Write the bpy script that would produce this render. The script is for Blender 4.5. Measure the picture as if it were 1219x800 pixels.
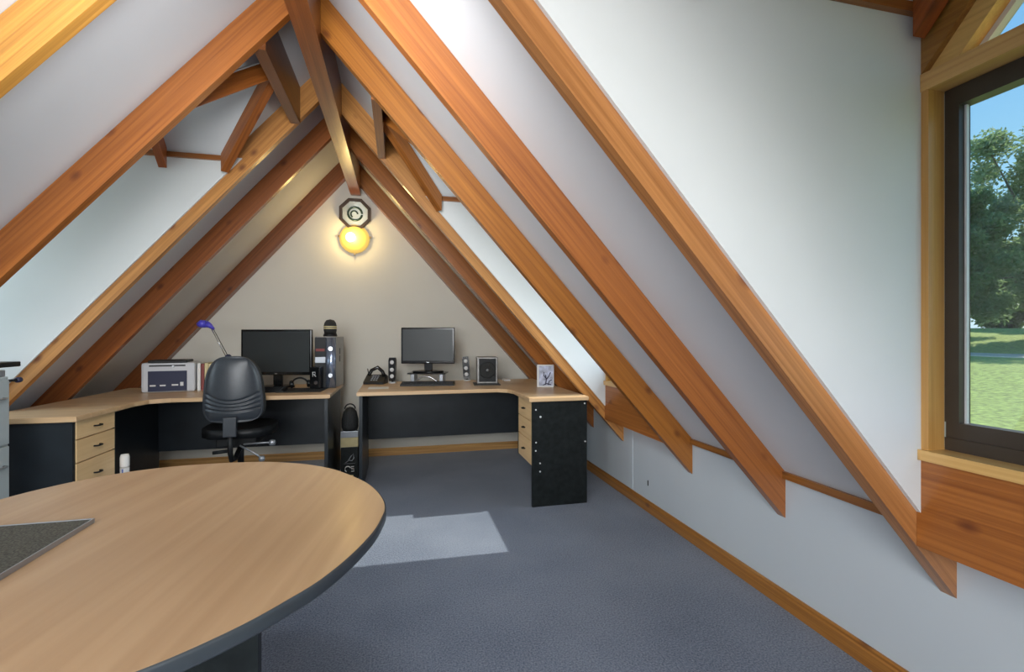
import bpy, bmesh, math, random
from mathutils import Vector, Matrix
R = math.radians
sc = bpy.context.scene
for o in list(bpy.data.objects): bpy.data.objects.remove(o)
col = sc.collection
random.seed(7)

# ------------------------------------------------------------------ camera, sky, lights, exposure
EYE = 1.14
cd = bpy.data.cameras.new('camera'); cam = bpy.data.objects.new('camera', cd); col.objects.link(cam)
cd.sensor_width = 36; cd.sensor_fit = 'HORIZONTAL'; cd.lens = 560 / 1219 * 36
cd.clip_start = .02; cd.clip_end = 600
cam.location = (0, 0, EYE); cam.rotation_euler = (R(90), 0, R(-13.5))
sc.camera = cam
w = bpy.data.worlds.new('sky'); sc.world = w; w.use_nodes = True
nt = w.node_tree; nt.nodes.clear()
out = nt.nodes.new('ShaderNodeOutputWorld'); bg = nt.nodes.new('ShaderNodeBackground')
tc = nt.nodes.new('ShaderNodeTexCoord'); sx = nt.nodes.new('ShaderNodeSeparateXYZ')
ramp = nt.nodes.new('ShaderNodeValToRGB')
nt.links.new(tc.outputs['Generated'], sx.inputs[0]); nt.links.new(sx.outputs['Z'], ramp.inputs[0])
e = ramp.color_ramp.elements
e[0].position = 0.0; e[0].color = (.62, .78, .88, 1)
e[1].position = .55; e[1].color = (.10, .36, .78, 1)
m = ramp.color_ramp.elements.new(.18); m.color = (.36, .66, .88, 1)
nt.links.new(ramp.outputs[0], bg.inputs[0]); bg.inputs[1].default_value = 1.0
nt.links.new(bg.outputs[0], out.inputs[0])
def light(kind, name, loc, rot, energy, color=(1, 1, 1), **k):
    l = bpy.data.lights.new(name, kind); l.energy = energy; l.color = color
    for a, b in k.items(): setattr(l, a, b)
    o = bpy.data.objects.new(name, l); col.objects.link(o); o.location = loc; o.rotation_euler = rot
    return o
# sun shines almost straight across the room through the right-hand dormers, about 44 degrees up
sd = Vector((-1, .02, -.97))
light('SUN', 'sun', (20, 0, 20), sd.to_track_quat('-Z', 'Y').to_euler(), 4.6, (1, .95, .87), angle=R(.6))
light('AREA', 'room_fill', (-.95, -1.5, 1.5), (R(91), 0, R(-14)), 96, (.96, .985, 1), shape='RECTANGLE', size=2.4, size_y=1.2)  # added fill light behind the camera, not a fixture of the room
light('AREA', 'overhead_fill', (-.45, -.5, 2.35), (R(25), 0, 0), 10, (1, .97, .93), shape='DISK', size=.7)  # added overhead fill out of view; no ceiling lamp hangs there
light('AREA', 'far_room_fill', (-.4, 1.15, 2.03), (R(84), 0, 0), 11.5, (.95, .98, 1), shape='DISK', size=.4)  # added light thrown towards the back wall; there is no pendant
# added area lights outside the glass of the two far dormers, imitating daylight
light('AREA', 'dormer_fill', (-2.75, 2.72, 1.55), (R(90), 0, R(-90)), 15, (.82, .91, 1), shape='RECTANGLE', size=.9, size_y=1.3)
light('AREA', 'dormer_fill', (1.90, 2.72, 1.45), (R(90), 0, R(90)), 22, (.84, .92, 1), shape='RECTANGLE', size=.9, size_y=1.3)
vs = sc.view_settings
vs.view_transform = 'Standard'; vs.look = 'None'; vs.gamma = 1; vs.use_curve_mapping = False; vs.exposure = 0.35

# ------------------------------------------------------------------ materials
def mat(name, color, rough=.5, metal=0, noise=None, bump=None, spec=.5, coat=0, emit=None):
    m = bpy.data.materials.new(name); m.use_nodes = True; n = m.node_tree
    b = n.nodes['Principled BSDF']
    b.inputs['Base Color'].default_value = (*color, 1); b.inputs['Roughness'].default_value = rough
    b.inputs['Metallic'].default_value = metal; b.inputs['Specular IOR Level'].default_value = spec
    b.inputs['Coat Weight'].default_value = coat
    if emit:
        b.inputs['Emission Color'].default_value = (*emit[0], 1); b.inputs['Emission Strength'].default_value = emit[1]
    t = n.nodes.new('ShaderNodeTexCoord')
    if noise:
        sc_, amt = noise
        x = n.nodes.new('ShaderNodeTexNoise'); x.inputs['Scale'].default_value = sc_; x.inputs['Detail'].default_value = 5
        n.links.new(t.outputs['Object'], x.inputs['Vector'])
        r = n.nodes.new('ShaderNodeValToRGB')
        r.color_ramp.elements[0].position = .3; r.color_ramp.elements[1].position = .7
        r.color_ramp.elements[0].color = (*[c * (1 - amt) for c in color], 1)
        r.color_ramp.elements[1].color = (*[min(1, c * (1 + amt)) for c in color], 1)
        n.links.new(x.outputs[0], r.inputs[0]); n.links.new(r.outputs[0], b.inputs['Base Color'])
    if bump:
        bs, bd = bump
        y = n.nodes.new('ShaderNodeTexNoise'); y.inputs['Scale'].default_value = bs; y.inputs['Detail'].default_value = 3
        n.links.new(t.outputs['Object'], y.inputs['Vector'])
        bu = n.nodes.new('ShaderNodeBump'); bu.inputs['Strength'].default_value = bd; bu.inputs['Distance'].default_value = .01
        n.links.new(y.outputs[0], bu.inputs['Height']); n.links.new(bu.outputs[0], b.inputs['Normal'])
    return m
def ramp_node(n, stops):
    r = n.nodes.new('ShaderNodeValToRGB'); el = r.color_ramp.elements
    el[0].position, el[0].color = stops[0][0], (*stops[0][1], 1)
    el[1].position, el[1].color = stops[-1][0], (*stops[-1][1], 1)
    for p, c in stops[1:-1]:
        k = el.new(p); k.color = (*c, 1)
    return r
def wood(name, dark, light_, rough=.35, along=.5, across=14, knots=True, coat=.3, tint=True, contrast=(.3, .7)):
    """grain runs along the object's local X; object colour tints each piece"""
    m = bpy.data.materials.new(name); m.use_nodes = True; n = m.node_tree; L = n.links
    b = n.nodes['Principled BSDF']; b.inputs['Roughness'].default_value = rough; b.inputs['Coat Weight'].default_value = coat
    b.inputs['Coat Roughness'].default_value = .2
    t = n.nodes.new('ShaderNodeTexCoord'); oi = n.nodes.new('ShaderNodeObjectInfo')
    add = n.nodes.new('ShaderNodeVectorMath'); add.operation = 'ADD'
    sh = n.nodes.new('ShaderNodeVectorMath'); sh.operation = 'SCALE'; sh.inputs[0].default_value = (7, 13, 5)
    L.new(oi.outputs['Random'], sh.inputs['Scale']); L.new(t.outputs['Object'], add.inputs[0]); L.new(sh.outputs[0], add.inputs[1])
    mp = n.nodes.new('ShaderNodeMapping'); mp.inputs['Scale'].default_value = (along, across, across); L.new(add.outputs[0], mp.inputs[0])
    w0 = n.nodes.new('ShaderNodeTexNoise'); w0.inputs['Scale'].default_value = 1.6; w0.inputs['Detail'].default_value = 6; w0.inputs['Distortion'].default_value = 1.2
    L.new(mp.outputs[0], w0.inputs['Vector'])
    mp2 = n.nodes.new('ShaderNodeMapping'); mp2.inputs['Scale'].default_value = (along * 3, across * 8, across * 8); L.new(add.outputs[0], mp2.inputs[0])
    w1 = n.nodes.new('ShaderNodeTexNoise'); w1.inputs['Scale'].default_value = 1; w1.inputs['Detail'].default_value = 3; L.new(mp2.outputs[0], w1.inputs['Vector'])
    mx = n.nodes.new('ShaderNodeMath'); mx.operation = 'MULTIPLY_ADD'; mx.inputs[1].default_value = .3
    L.new(w1.outputs[0], mx.inputs[0])
    sb = n.nodes.new('ShaderNodeMath'); sb.operation = 'SUBTRACT'; sb.inputs[1].default_value = .15; L.new(w0.outputs[0], sb.inputs[0]); L.new(sb.outputs[0], mx.inputs[2])
    r = ramp_node(n, [(contrast[0], dark), (contrast[1], light_)]); L.new(mx.outputs[0], r.inputs[0])
    cur = r.outputs[0]
    if knots:
        mp3 = n.nodes.new('ShaderNodeMapping'); mp3.inputs['Scale'].default_value = (4.6, 8.0, 8.0); L.new(add.outputs[0], mp3.inputs[0])
        v = n.nodes.new('ShaderNodeTexVoronoi'); v.inputs['Scale'].default_value = 1; L.new(mp3.outputs[0], v.inputs['Vector'])
        kr = ramp_node(n, [(.05, (1, 1, 1)), (.17, (0, 0, 0))]); L.new(v.outputs['Distance'], kr.inputs[0])
        mm = n.nodes.new('ShaderNodeMix'); mm.data_type = 'RGBA'; mm.inputs[7].default_value = (.10, .022, .008, 1)
        kf = n.nodes.new('ShaderNodeMath'); kf.operation = 'MULTIPLY'; kf.inputs[1].default_value = .8; L.new(kr.outputs[0], kf.inputs[0])
        L.new(kf.outputs[0], mm.inputs[0]); L.new(cur, mm.inputs[6]); cur = mm.outputs[2]
    if tint:
        tm = n.nodes.new('ShaderNodeMix'); tm.data_type = 'RGBA'; tm.blend_type = 'MULTIPLY'; tm.inputs[0].default_value = 1
        L.new(cur, tm.inputs[6]); L.new(oi.outputs['Color'], tm.inputs[7]); cur = tm.outputs[2]
    L.new(cur, b.inputs['Base Color'])
    bu = n.nodes.new('ShaderNodeBump'); bu.inputs['Strength'].default_value = .15; bu.inputs['Distance'].default_value = .004
    L.new(w1.outputs[0], bu.inputs['Height']); L.new(bu.outputs[0], b.inputs['Normal'])
    return m
M = {}
M['wall'] = mat('white_paint', (.66, .665, .66), .7, noise=(2.5, .03), bump=(220, .03))
M['wall_back'] = mat('cream_paint', (.70, .675, .60), .7, noise=(2.0, .03), bump=(220, .03))
M['ceiling'] = mat('ceiling_paint', (.65, .655, .67), .65, noise=(2.2, .03), bump=(200, .03))
M['timber'] = wood('varnished_timber', (.215, .066, .012), (.46, .170, .036), along=.6, across=30, contrast=(.22, .80))
M['pine'] = wood('pale_pine', (.50, .27, .075), (.70, .44, .16), across=24, contrast=(.25, .75))
M['beech'] = wood('beech_laminate', (.50, .31, .165), (.66, .44, .25), .38, .5, 7, knots=False, coat=.12, contrast=(.25, .75))
M['pale_beech'] = wood('pale_laminate', (.66, .44, .22), (.80, .58, .33), .42, .6, 14, knots=False, coat=.1, contrast=(.2, .8))
M['black_panel'] = mat('black_laminate', (.009, .012, .012), .42, noise=(30, .45), spec=.3)
M['navy_panel'] = mat('charcoal_laminate', (.014, .019, .024), .4, noise=(6, .25))
M['edge'] = mat('charcoal_edging', (.04, .048, .055), .32, spec=.6)
M['plastic'] = mat('black_plastic', (.008, .009, .010), .45, spec=.3)
M['gloss'] = mat('gloss_black', (.006, .007, .008), .15)
M['shell'] = mat('chair_shell', (.030, .036, .044), .36, noise=(60, .1), spec=.6)
M['chrome'] = mat('chrome', (.6, .62, .65), .22, 1)
M['steel'] = mat('steel_grey', (.35, .37, .4), .35, .6)
M['bronze'] = mat('bronze_aluminium', (.055, .043, .032), .4, .3, noise=(8, .1))
M['white'] = mat('white_plastic', (.66, .66, .66), .4)
M['printer'] = mat('printer_plastic', (.58, .59, .62), .45)
M['navy'] = mat('navy_plastic', (.018, .022, .06), .6)
M['cabinet'] = mat('cabinet_paint', (.38, .43, .44), .4, noise=(3, .04))
M['red'] = mat('red_cover', (.20, .02, .015), .5)
M['cream'] = mat('cream_cover', (.72, .60, .33), .6)
M['paper'] = mat('paper', (.78, .77, .74), .8)
M['blue'] = mat('blue_plastic', (.08, .07, .55), .3)
M['label_blue'] = mat('label_blue', (.12, .17, .42), .5)
M['card'] = mat('carton_card', (.52, .44, .24), .7, noise=(20, .1))
M['mesh_black'] = mat('mesh_black', (.02, .022, .022), .6, bump=(150, .8))
M['gold'] = mat('brass', (.3, .2, .08), .35, .9)
M['switch'] = mat('silver_blue', (.30, .36, .48), .22, .75)
M['grey_side'] = mat('brushed_grey', (.27, .26, .25), .35, .7, noise=(30, .15))
M['screen'] = mat('matt_screen', (.022, .028, .030), .42, spec=.6)
M['frame_dark'] = mat('dark_frame', (.035, .018, .008), .5)
M['lamp_glass'] = mat('amber_glass', (.75, .5, .1), .3, emit=((1.0, .66, .16), .45))
M['lamp_bulb'] = mat('bulb_glow', (1, .9, .5), .4, emit=((1, .80, .32), 3.0))
# speckled table mat
M['mat'] = mat('speckled_slab', (.062, .062, .050), .75, noise=(260, .8))
# carpet
cm = bpy.data.materials.new('blue_carpet'); cm.use_nodes = True; n = cm.node_tree; b = n.nodes['Principled BSDF']
b.inputs['Roughness'].default_value = .95; b.inputs['Specular IOR Level'].default_value = .12
b.inputs['Sheen Weight'].default_value = .25
t = n.nodes.new('ShaderNodeTexCoord')
a1 = n.nodes.new('ShaderNodeTexNoise'); a1.inputs['Scale'].default_value = 150; a1.inputs['Detail'].default_value = 3
a2 = n.nodes.new('ShaderNodeTexNoise'); a2.inputs['Scale'].default_value = 2.2; a2.inputs['Detail'].default_value = 4
n.links.new(t.outputs['Object'], a1.inputs[0]); n.links.new(t.outputs['Object'], a2.inputs[0])
ad = n.nodes.new('ShaderNodeMath'); ad.operation = 'MULTIPLY_ADD'; ad.inputs[1].default_value = .35
n.links.new(a2.outputs[0], ad.inputs[0]); n.links.new(a1.outputs[0], ad.inputs[2])
r = ramp_node(n, [(.42, (.040, .055, .094)), (.58, (.098, .124, .180)), (.85, (.20, .23, .29))])
n.links.new(ad.outputs[0], r.inputs[0]); n.links.new(r.outputs[0], b.inputs['Base Color'])
bu = n.nodes.new('ShaderNodeBump'); bu.inputs['Strength'].default_value = .8; bu.inputs['Distance'].default_value = .006
n.links.new(a1.outputs[0], bu.inputs['Height']); n.links.new(bu.outputs[0], b.inputs['Normal'])
M['carpet'] = cm
# window glass: mostly clear with a real surface reflection
gm = bpy.data.materials.new('window_glass'); gm.use_nodes = True; n = gm.node_tree; n.nodes.clear()
o_ = n.nodes.new('ShaderNodeOutputMaterial'); mixs = n.nodes.new('ShaderNodeMixShader'); tr = n.nodes.new('ShaderNodeBsdfTransparent')
gl = n.nodes.new('ShaderNodeBsdfGlossy'); gl.inputs['Roughness'].default_value = .02; tr.inputs[0].default_value = (.95, .97, .96, 1)
mixs.inputs[0].default_value = .05
n.links.new(tr.outputs[0], mixs.inputs[1]); n.links.new(gl.outputs[0], mixs.inputs[2]); n.links.new(mixs.outputs[0], o_.inputs[0])
M['glass'] = gm
M['mirror'] = mat('mirror_glass', (.50, .53, .48), .3, .5)
M['swirl'] = mat('dark_green_ring', (.03, .06, .045), .25, .3)
M['leaf'] = mat('leaf_green', (.12, .19, .085), .6, noise=(.35, .45))
M['leaf_pale'] = mat('leaf_grey_green', (.26, .34, .23), .6, noise=(.35, .35))
for k_ in ('leaf', 'leaf_pale'):      # sunlight passes through the leaves
    n = M[k_].node_tree; b = n.nodes['Principled BSDF']; tl = n.nodes.new('ShaderNodeBsdfTranslucent'); ms = n.nodes.new('ShaderNodeMixShader')
    tl.inputs[0].default_value = (.30, .40, .16, 1); ms.inputs[0].default_value = .5
    n.links.new(b.outputs[0], ms.inputs[1]); n.links.new(tl.outputs[0], ms.inputs[2]); n.links.new(ms.outputs[0], n.nodes['Material Output'].inputs[0])
M['bark'] = mat('bark', (.17, .14, .11), .9, noise=(3, .3))
M['grass'] = mat('lawn_grass', (.27, .33, .075), .9, noise=(3.5, .45), bump=(9, 1))
M['gravel'] = mat('pale_gravel', (.62, .58, .50), .9, noise=(2, .1))

# ------------------------------------------------------------------ geometry helpers
class G:
    def __init__(s): s.v = []; s.f = []; s.sm = []
    def add(s, vs, fs, smooth=False, mx=None):
        k = len(s.v)
        for p in vs:
            p = Vector(p); s.v.append(mx @ p if mx else p)
        for f in fs: s.f.append([i + k for i in f]); s.sm.append(smooth)
        return s
    def box(s, x0, x1, y0, y1, z0, z1, mx=None, bev=0):
        if bev:
            bm = bmesh.new(); bmesh.ops.create_cube(bm, size=1)
            for v in bm.verts: v.co = Vector(((x0 + x1) / 2 + v.co.x * (x1 - x0), (y0 + y1) / 2 + v.co.y * (y1 - y0), (z0 + z1) / 2 + v.co.z * (z1 - z0)))
            bmesh.ops.bevel(bm, geom=bm.edges[:], offset=bev, segments=2, profile=.6, affect='EDGES')
            bm.verts.index_update()
            s.add([v.co.copy() for v in bm.verts], [[v.index for v in f.verts] for f in bm.faces], False, mx); bm.free(); return s
        v = [(x0, y0, z0), (x1, y0, z0), (x1, y1, z0), (x0, y1, z0), (x0, y0, z1), (x1, y0, z1), (x1, y1, z1), (x0, y1, z1)]
        return s.add(v, [(0, 3, 2, 1), (4, 5, 6, 7), (0, 1, 5, 4), (1, 2, 6, 5), (2, 3, 7, 6), (3, 0, 4, 7)], False, mx)
    def prism(s, poly, d, smooth=False, mx=None):
        """poly: 3D points of one cap, d: extrusion vector"""
        n_ = len(poly); d = Vector(d); a = [Vector(p) for p in poly]; bb = [p + d for p in a]
        nrm = sum(((a[i] - a[0]).cross(a[(i + 1) % n_] - a[0]) for i in range(n_)), Vector())
        if nrm.dot(d) < 0: a.reverse(); bb.reverse()
        s.add(a + bb, [list(range(n_))[::-1], list(range(n_, 2 * n_))] , False, mx)
        k = len(s.v) - 2 * n_
        for i in range(n_):
            s.f.append([k + i, k + (i + 1) % n_, k + n_ + (i + 1) % n_, k + n_ + i]); s.sm.append(smooth)
        return s
    def cyl(s, p0, p1, r0, r1=None, seg=20, smooth=True, mx=None):
        r1 = r0 if r1 is None else r1; p0 = Vector(p0); p1 = Vector(p1); d = (p1 - p0).normalized()
        q = d.to_track_quat('Z', 'Y').to_matrix(); vs = []
        for p, r_ in ((p0, r0), (p1, r1)):
            for i in range(seg):
                a = 2 * math.pi * i / seg; vs.append(p + q @ Vector((r_ * math.cos(a), r_ * math.sin(a), 0)))
        s.add(vs, [], mx=mx); k = len(s.v) - 2 * seg
        for i in range(seg):
            s.f.append([k + i, k + (i + 1) % seg, k + seg + (i + 1) % seg, k + seg + i]); s.sm.append(smooth)
        s.f.append([k + i for i in range(seg)][::-1]); s.sm.append(False)
        s.f.append([k + seg + i for i in range(seg)]); s.sm.append(False)
        return s
    def lathe(s, prof, seg=24, mx=None, cap=True):
        """prof: (r, z) list"""
        k0 = len(s.v); vs = []
        for r_, z in prof:
            for i in range(seg):
                a = 2 * math.pi * i / seg; vs.append((r_ * math.cos(a), r_ * math.sin(a), z))
        s.add(vs, [], mx=mx)
        for j in range(len(prof) - 1):
            for i in range(seg):
                s.f.append([k0 + j * seg + i, k0 + j * seg + (i + 1) % seg, k0 + (j + 1) * seg + (i + 1) % seg, k0 + (j + 1) * seg + i]); s.sm.append(True)
        if cap:
            s.f.append([k0 + i for i in range(seg)][::-1]); s.sm.append(False)
            e_ = k0 + (len(prof) - 1) * seg; s.f.append([e_ + i for i in range(seg)]); s.sm.append(False)
        return s
    def tube(s, pts, r_, seg=8):
        pts = [Vector(p) for p in pts]; k0 = len(s.v)
        for j, p in enumerate(pts):
            d = (pts[min(j + 1, len(pts) - 1)] - pts[max(j - 1, 0)]).normalized(); q = d.to_track_quat('Z', 'Y').to_matrix()
            rr = r_[j] if isinstance(r_, (list, tuple)) else r_
            for i in range(seg):
                a = 2 * math.pi * i / seg; s.v.append(p + q @ Vector((rr * math.cos(a), rr * math.sin(a), 0)))
        for j in range(len(pts) - 1):
            for i in range(seg):
                s.f.append([k0 + j * seg + i, k0 + j * seg + (i + 1) % seg, k0 + (j + 1) * seg + (i + 1) % seg, k0 + (j + 1) * seg + i]); s.sm.append(True)
        s.f.append([k0 + i for i in range(seg)][::-1]); s.sm.append(False)
        e_ = k0 + (len(pts) - 1) * seg; s.f.append([e_ + i for i in range(seg)]); s.sm.append(False)
        return s
def obj(name, g, m, parent=None, mx=None, color=None, label=None, kind=None):
    """mx: object matrix; the geometry is given in the parent's (or world) space and re-expressed so that local X follows mx"""
    me = bpy.data.meshes.new(name)
    inv = mx.inverted() if mx else None
    me.from_pydata([tuple(inv @ v) if inv else tuple(v) for v in g.v], [], g.f)
    me.polygons.foreach_set('use_smooth', g.sm); me.validate(); me.update()
    me.materials.append(m)
    o = bpy.data.objects.new(name, me); col.objects.link(o)
    if parent: o.parent = parent
    if mx: o.matrix_local = mx
    if color: o.color = (*color, 1)
    if label: o['label'] = label
    if kind: o['kind'] = kind
    return o
def tag(o, label, cat, group=None):
    o['label'] = label; o['category'] = cat
    if group: o['group'] = group
    return o
def thing(name, label, cat, loc=(0, 0, 0), rz=0, group=None):
    o = bpy.data.objects.new(name, None); col.objects.link(o); o.location = loc; o.rotation_euler = (0, 0, rz)
    o.empty_display_size = .05
    return tag(o, label, cat, group)
def struct(name, g, m, parent=None, **k):
    o = obj(name, g, m, parent, **k)
    if not parent: o['kind'] = 'structure'
    return o
def axes(origin, xdir, up=(0, 0, 1)):
    x = Vector(xdir).normalized(); z = Vector(up); y = z.cross(x).normalized(); z = x.cross(y)
    m_ = Matrix((x, y, z)).transposed().to_4x4(); m_.translation = Vector(origin); return m_
def axes_y(origin, xdir):   # X along xdir, local Y = world Y
    x = Vector(xdir).normalized(); y = Vector((0, 1, 0)); z = x.cross(y)
    m_ = Matrix((x, y, z)).transposed().to_4x4(); m_.translation = Vector(origin); return m_
AX = Matrix.Identity(4)
AY = axes((0, 0, 0), (0, 1, 0))
AZ = axes((0, 0, 0), (0, 0, 1), (1, 0, 0))

# ------------------------------------------------------------------ room numbers
XR, XL, YB, YF = 1.58, -2.46, 4.65, -1.7       # walls
XA = -.446                                      # where the two ceiling slopes meet
KR, KL = 1.118, 1.155
def cr(x): return 2.336 - KR * x
def cl(x): return 3.35 + KL * x
def ur(x): return 2.141 - KR * x                # underside of right rafters
def ul(x): return 3.155 + KL * x
ZA = cr(XA)
RAFTER_Y = [1.03, 1.655, 2.30, 3.112, 3.66, 4.56]
TH = .042
NEAR = (.20, 1.018); FAR = (2.342, 3.10)        # dormer bays (clear widths)

# floor
struct('floor', G().box(XL - .05, XR + .05, YF, YB + .05, -.06, 0), M['carpet'])
# walls
g = G(); g.box(XR, XR + .05, YF, YB, 0, .60)
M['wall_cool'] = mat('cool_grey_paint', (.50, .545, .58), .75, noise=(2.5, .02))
struct('wall_right', g, M['wall_cool'])
g = G(); g.box(XL - .05, XL, YF, YB, 0, .54)
struct('wall_left', g, M['wall'])
g = G(); g.prism([(XL, YB, 0), (XR, YB, 0), (XR, YB, cr(XR)), (XA, YB, ZA), (XL, YB, cl(XL))], (0, .05, 0))
struct('wall_back', g, M['wall_back'])
g = G()   # rear gable; its tall window opening is added to let sky light in
W0, W1, WZ0, WZ1 = -1.25, .45, .85, 1.95
g.box(XL, XR, YF - .05, YF, 0, .50)
g.prism([(XL, YF, .50), (W0, YF, .50), (W0, YF, cl(W0)), (XL, YF, cl(XL))], (0, -.05, 0))
g.prism([(W1, YF, .50), (XR, YF, .50), (XR, YF, cr(XR)), (W1, YF, cr(W1))], (0, -.05, 0))
g.box(W0, W1, YF - .05, YF, .50, WZ0)
g.prism([(W0, YF, WZ1), (W1, YF, WZ1), (W1, YF, cr(W1)), (XA, YF, ZA), (W0, YF, cl(W0))], (0, -.05, 0))
struct('wall_front', g, M['wall'])
wf = G(); wf.box(W0, W1, YF - .06, YF + .02, WZ0, WZ0 + .06); wf.box(W0, W1, YF - .06, YF + .02, WZ1 - .06, WZ1)
for x in (W0, -.43, W1 - .06): wf.box(x, x + .06, YF - .06, YF + .02, WZ0 + .06, WZ1 - .06)
w4 = obj('added_rear_window', wf, M['timber'], color=(1.2, 1.2, 1.2)); w4['kind'] = 'structure'  # unseen window, put in behind the camera for its light
obj('pane', G().box(W0 + .06, W1 - .06, YF - .03, YF - .024, WZ0 + .06, WZ1 - .06), M['glass'], w4)
# ceiling, two slopes with the dormer openings left out
def xc(side, z): return (2.336 - z) / KR if side > 0 else (z - 3.35) / KL
def zc(side, x): return cr(x) if side > 0 else cl(x)
DK = 1.1
def dormer_nums(side, y0, y1, zt):
    ym = (y0 + y1) / 2; zr = zt + DK * (ym - y0)
    return ym, zr, xc(side, zt), xc(side, zr)
DORMERS = {'near_right': (1, NEAR[0], NEAR[1], 2.06), 'far_right': (1, FAR[0], FAR[1], 2.05), 'far_left': (-1, FAR[0], FAR[1], 2.20)}
XI = {1: 1.427, -1: -2.31}
cg = {1: G(), -1: G()}
UP = (0, 0, .03)
def slab(side, pts): cg[side].prism([(x, y, zc(side, x)) for x, y in pts], UP)
for side, xe in ((1, XR + .05), (-1, XL - .05)):
    spans = [(d[1] - .006, d[2] + .006, d) for d in DORMERS.values() if d[0] == side]; spans.sort(key=lambda q: q[0])
    y = YF
    for y0, y1, d in spans:
        slab(side, [(XA, y), (xe, y), (xe, y0), (XA, y0)])
        ym, zr, xt, xr = dormer_nums(*d)
        xf = xc(side, d[3] + .02)
        slab(side, [(XA, y0), (xt, y0), (xr, ym), (XA, ym)]); slab(side, [(XA, ym), (xr, ym), (xt, y1), (XA, y1)])
        xo = XI[side] + side * .09
        slab(side, [(xo, y0), (xe, y0), (xe, y1), (xo, y1)])
        y = y1
    slab(side, [(XA, y), (xe, y), (xe, YB), (XA, YB)])
g = G(); g.v = cg[1].v + cg[-1].v; k = len(cg[1].v); g.f = cg[1].f + [[i + k for i in f] for f in cg[-1].f]; g.sm = cg[1].sm + cg[-1].sm
struct('ceiling', g, M['ceiling'])

# ------------------------------------------------------------------ rafters
def rafter(side, y, th, tint, label):
    g = G()
    if side > 0:
        x0, x1 = -.35, XR; lo, hi = ur, (lambda x: cr(x) - .002); d = (1, 0, -KR)
    else:
        x0, x1 = -.44, XL; lo, hi = ul, (lambda x: cl(x) - .002); d = (-1, 0, -KL)
    g.prism([(x0, y, lo(x0)), (x1, y, lo(x1)), (x1, y, hi(x1)), (x0, y, hi(x0))], (0, th, 0))
    mx = axes_y((x0, y, lo(x0)), d)
    return tag(obj('rafter', g, M['timber'], mx=mx, color=tint), label, 'rafter')
TR = [(1.2, 1.4, 2.1), (1.0, .92, .9), (1.0, 1.0, .7), (1.35, 1.7, 2.2), (.95, .88, .7), (.8, .85, .9)]
LR = ['wide orange timber rafter on the right, nearest the camera',
      'orange timber rafter on the right, second from the camera, with a dark knot halfway',
      'orange timber rafter on the right, third from the camera, ending on the knee wall',
      'slim pale orange rafter at the far edge of the far right dormer',
      'brown timber rafter on the right rising behind the photo cube on the desk',
      'timber rafter lying flat against the back wall on its right slope']
for y, c_, l_, th in zip(RAFTER_Y, TR, LR, [TH, TH, TH, TH, .07, .088]): rafter(1, y, th, c_, l_)
rafter(1, NEAR[0] - .012 - TH, TH, (1.1, 1.1, 1.2), 'timber rafter at the near edge of the window dormer, just beside the camera')
TL = [(1.5, 2.0, 1.8), (1.02, .92, .8), (1.4, 1.75, 2.3), (.85, .72, .75), (.68, .58, .65)]
LL = ['yellow timber rafter crossing the upper left corner of the picture',
      'large orange timber rafter on the left with a scarred knot, second from the camera',
      'pale honey rafter on the left below the far dormer, ending behind the filing cabinet',
      'red-brown timber rafter on the left rising from behind the left desk',
      'dark brown rafter against the back wall on its left slope, above the printer']
for y, c_, l_, th in zip(RAFTER_Y[1:], TL, LL, [TH, TH, TH, TH, .088]): rafter(-1, y, th, c_, l_)
g = G(); g.box(-.44, -.35, YF + .01, YB - .002, 2.46, 2.722)
tag(obj('ridge_beam', g, M['timber'], mx=axes((-.395, 0, 2.6), (0, 1, 0)), color=(.62, .50, .48)), 'long brown ridge beam hanging between the two rows of rafters', 'beam')
# short headers between the rafters beside the far dormers
g = G(); y0, y1 = RAFTER_Y[2] + TH, RAFTER_Y[3]
g.prism([(-.645, y0, 2.44), (-.59, y0, 2.44), (-.59, y0, cl(-.59) - .003), (-.645, y0, cl(-.645) - .003)], (0, y1 - y0, 0))
tag(obj('header_beam', g, M['timber'], mx=axes((-.6, y0, 2.5), (0, 1, 0)), color=(.42, .36, .36)), 'short dark timber header left of the ridge beam, above the left dormer', 'beam')
g = G()
g.prism([(-.13, y0, 2.27), (-.085, y0, 2.27), (-.085, y0, cr(-.085) - .003), (-.13, y0, cr(-.13) - .003)], (0, y1 - y0, 0))
tag(obj('header_beam', g, M['timber'], mx=axes((-.1, y0, 2.3), (0, 1, 0)), color=(.8, .75, .75)), 'short timber header right of the ridge beam, above the far right dormer', 'beam')

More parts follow.
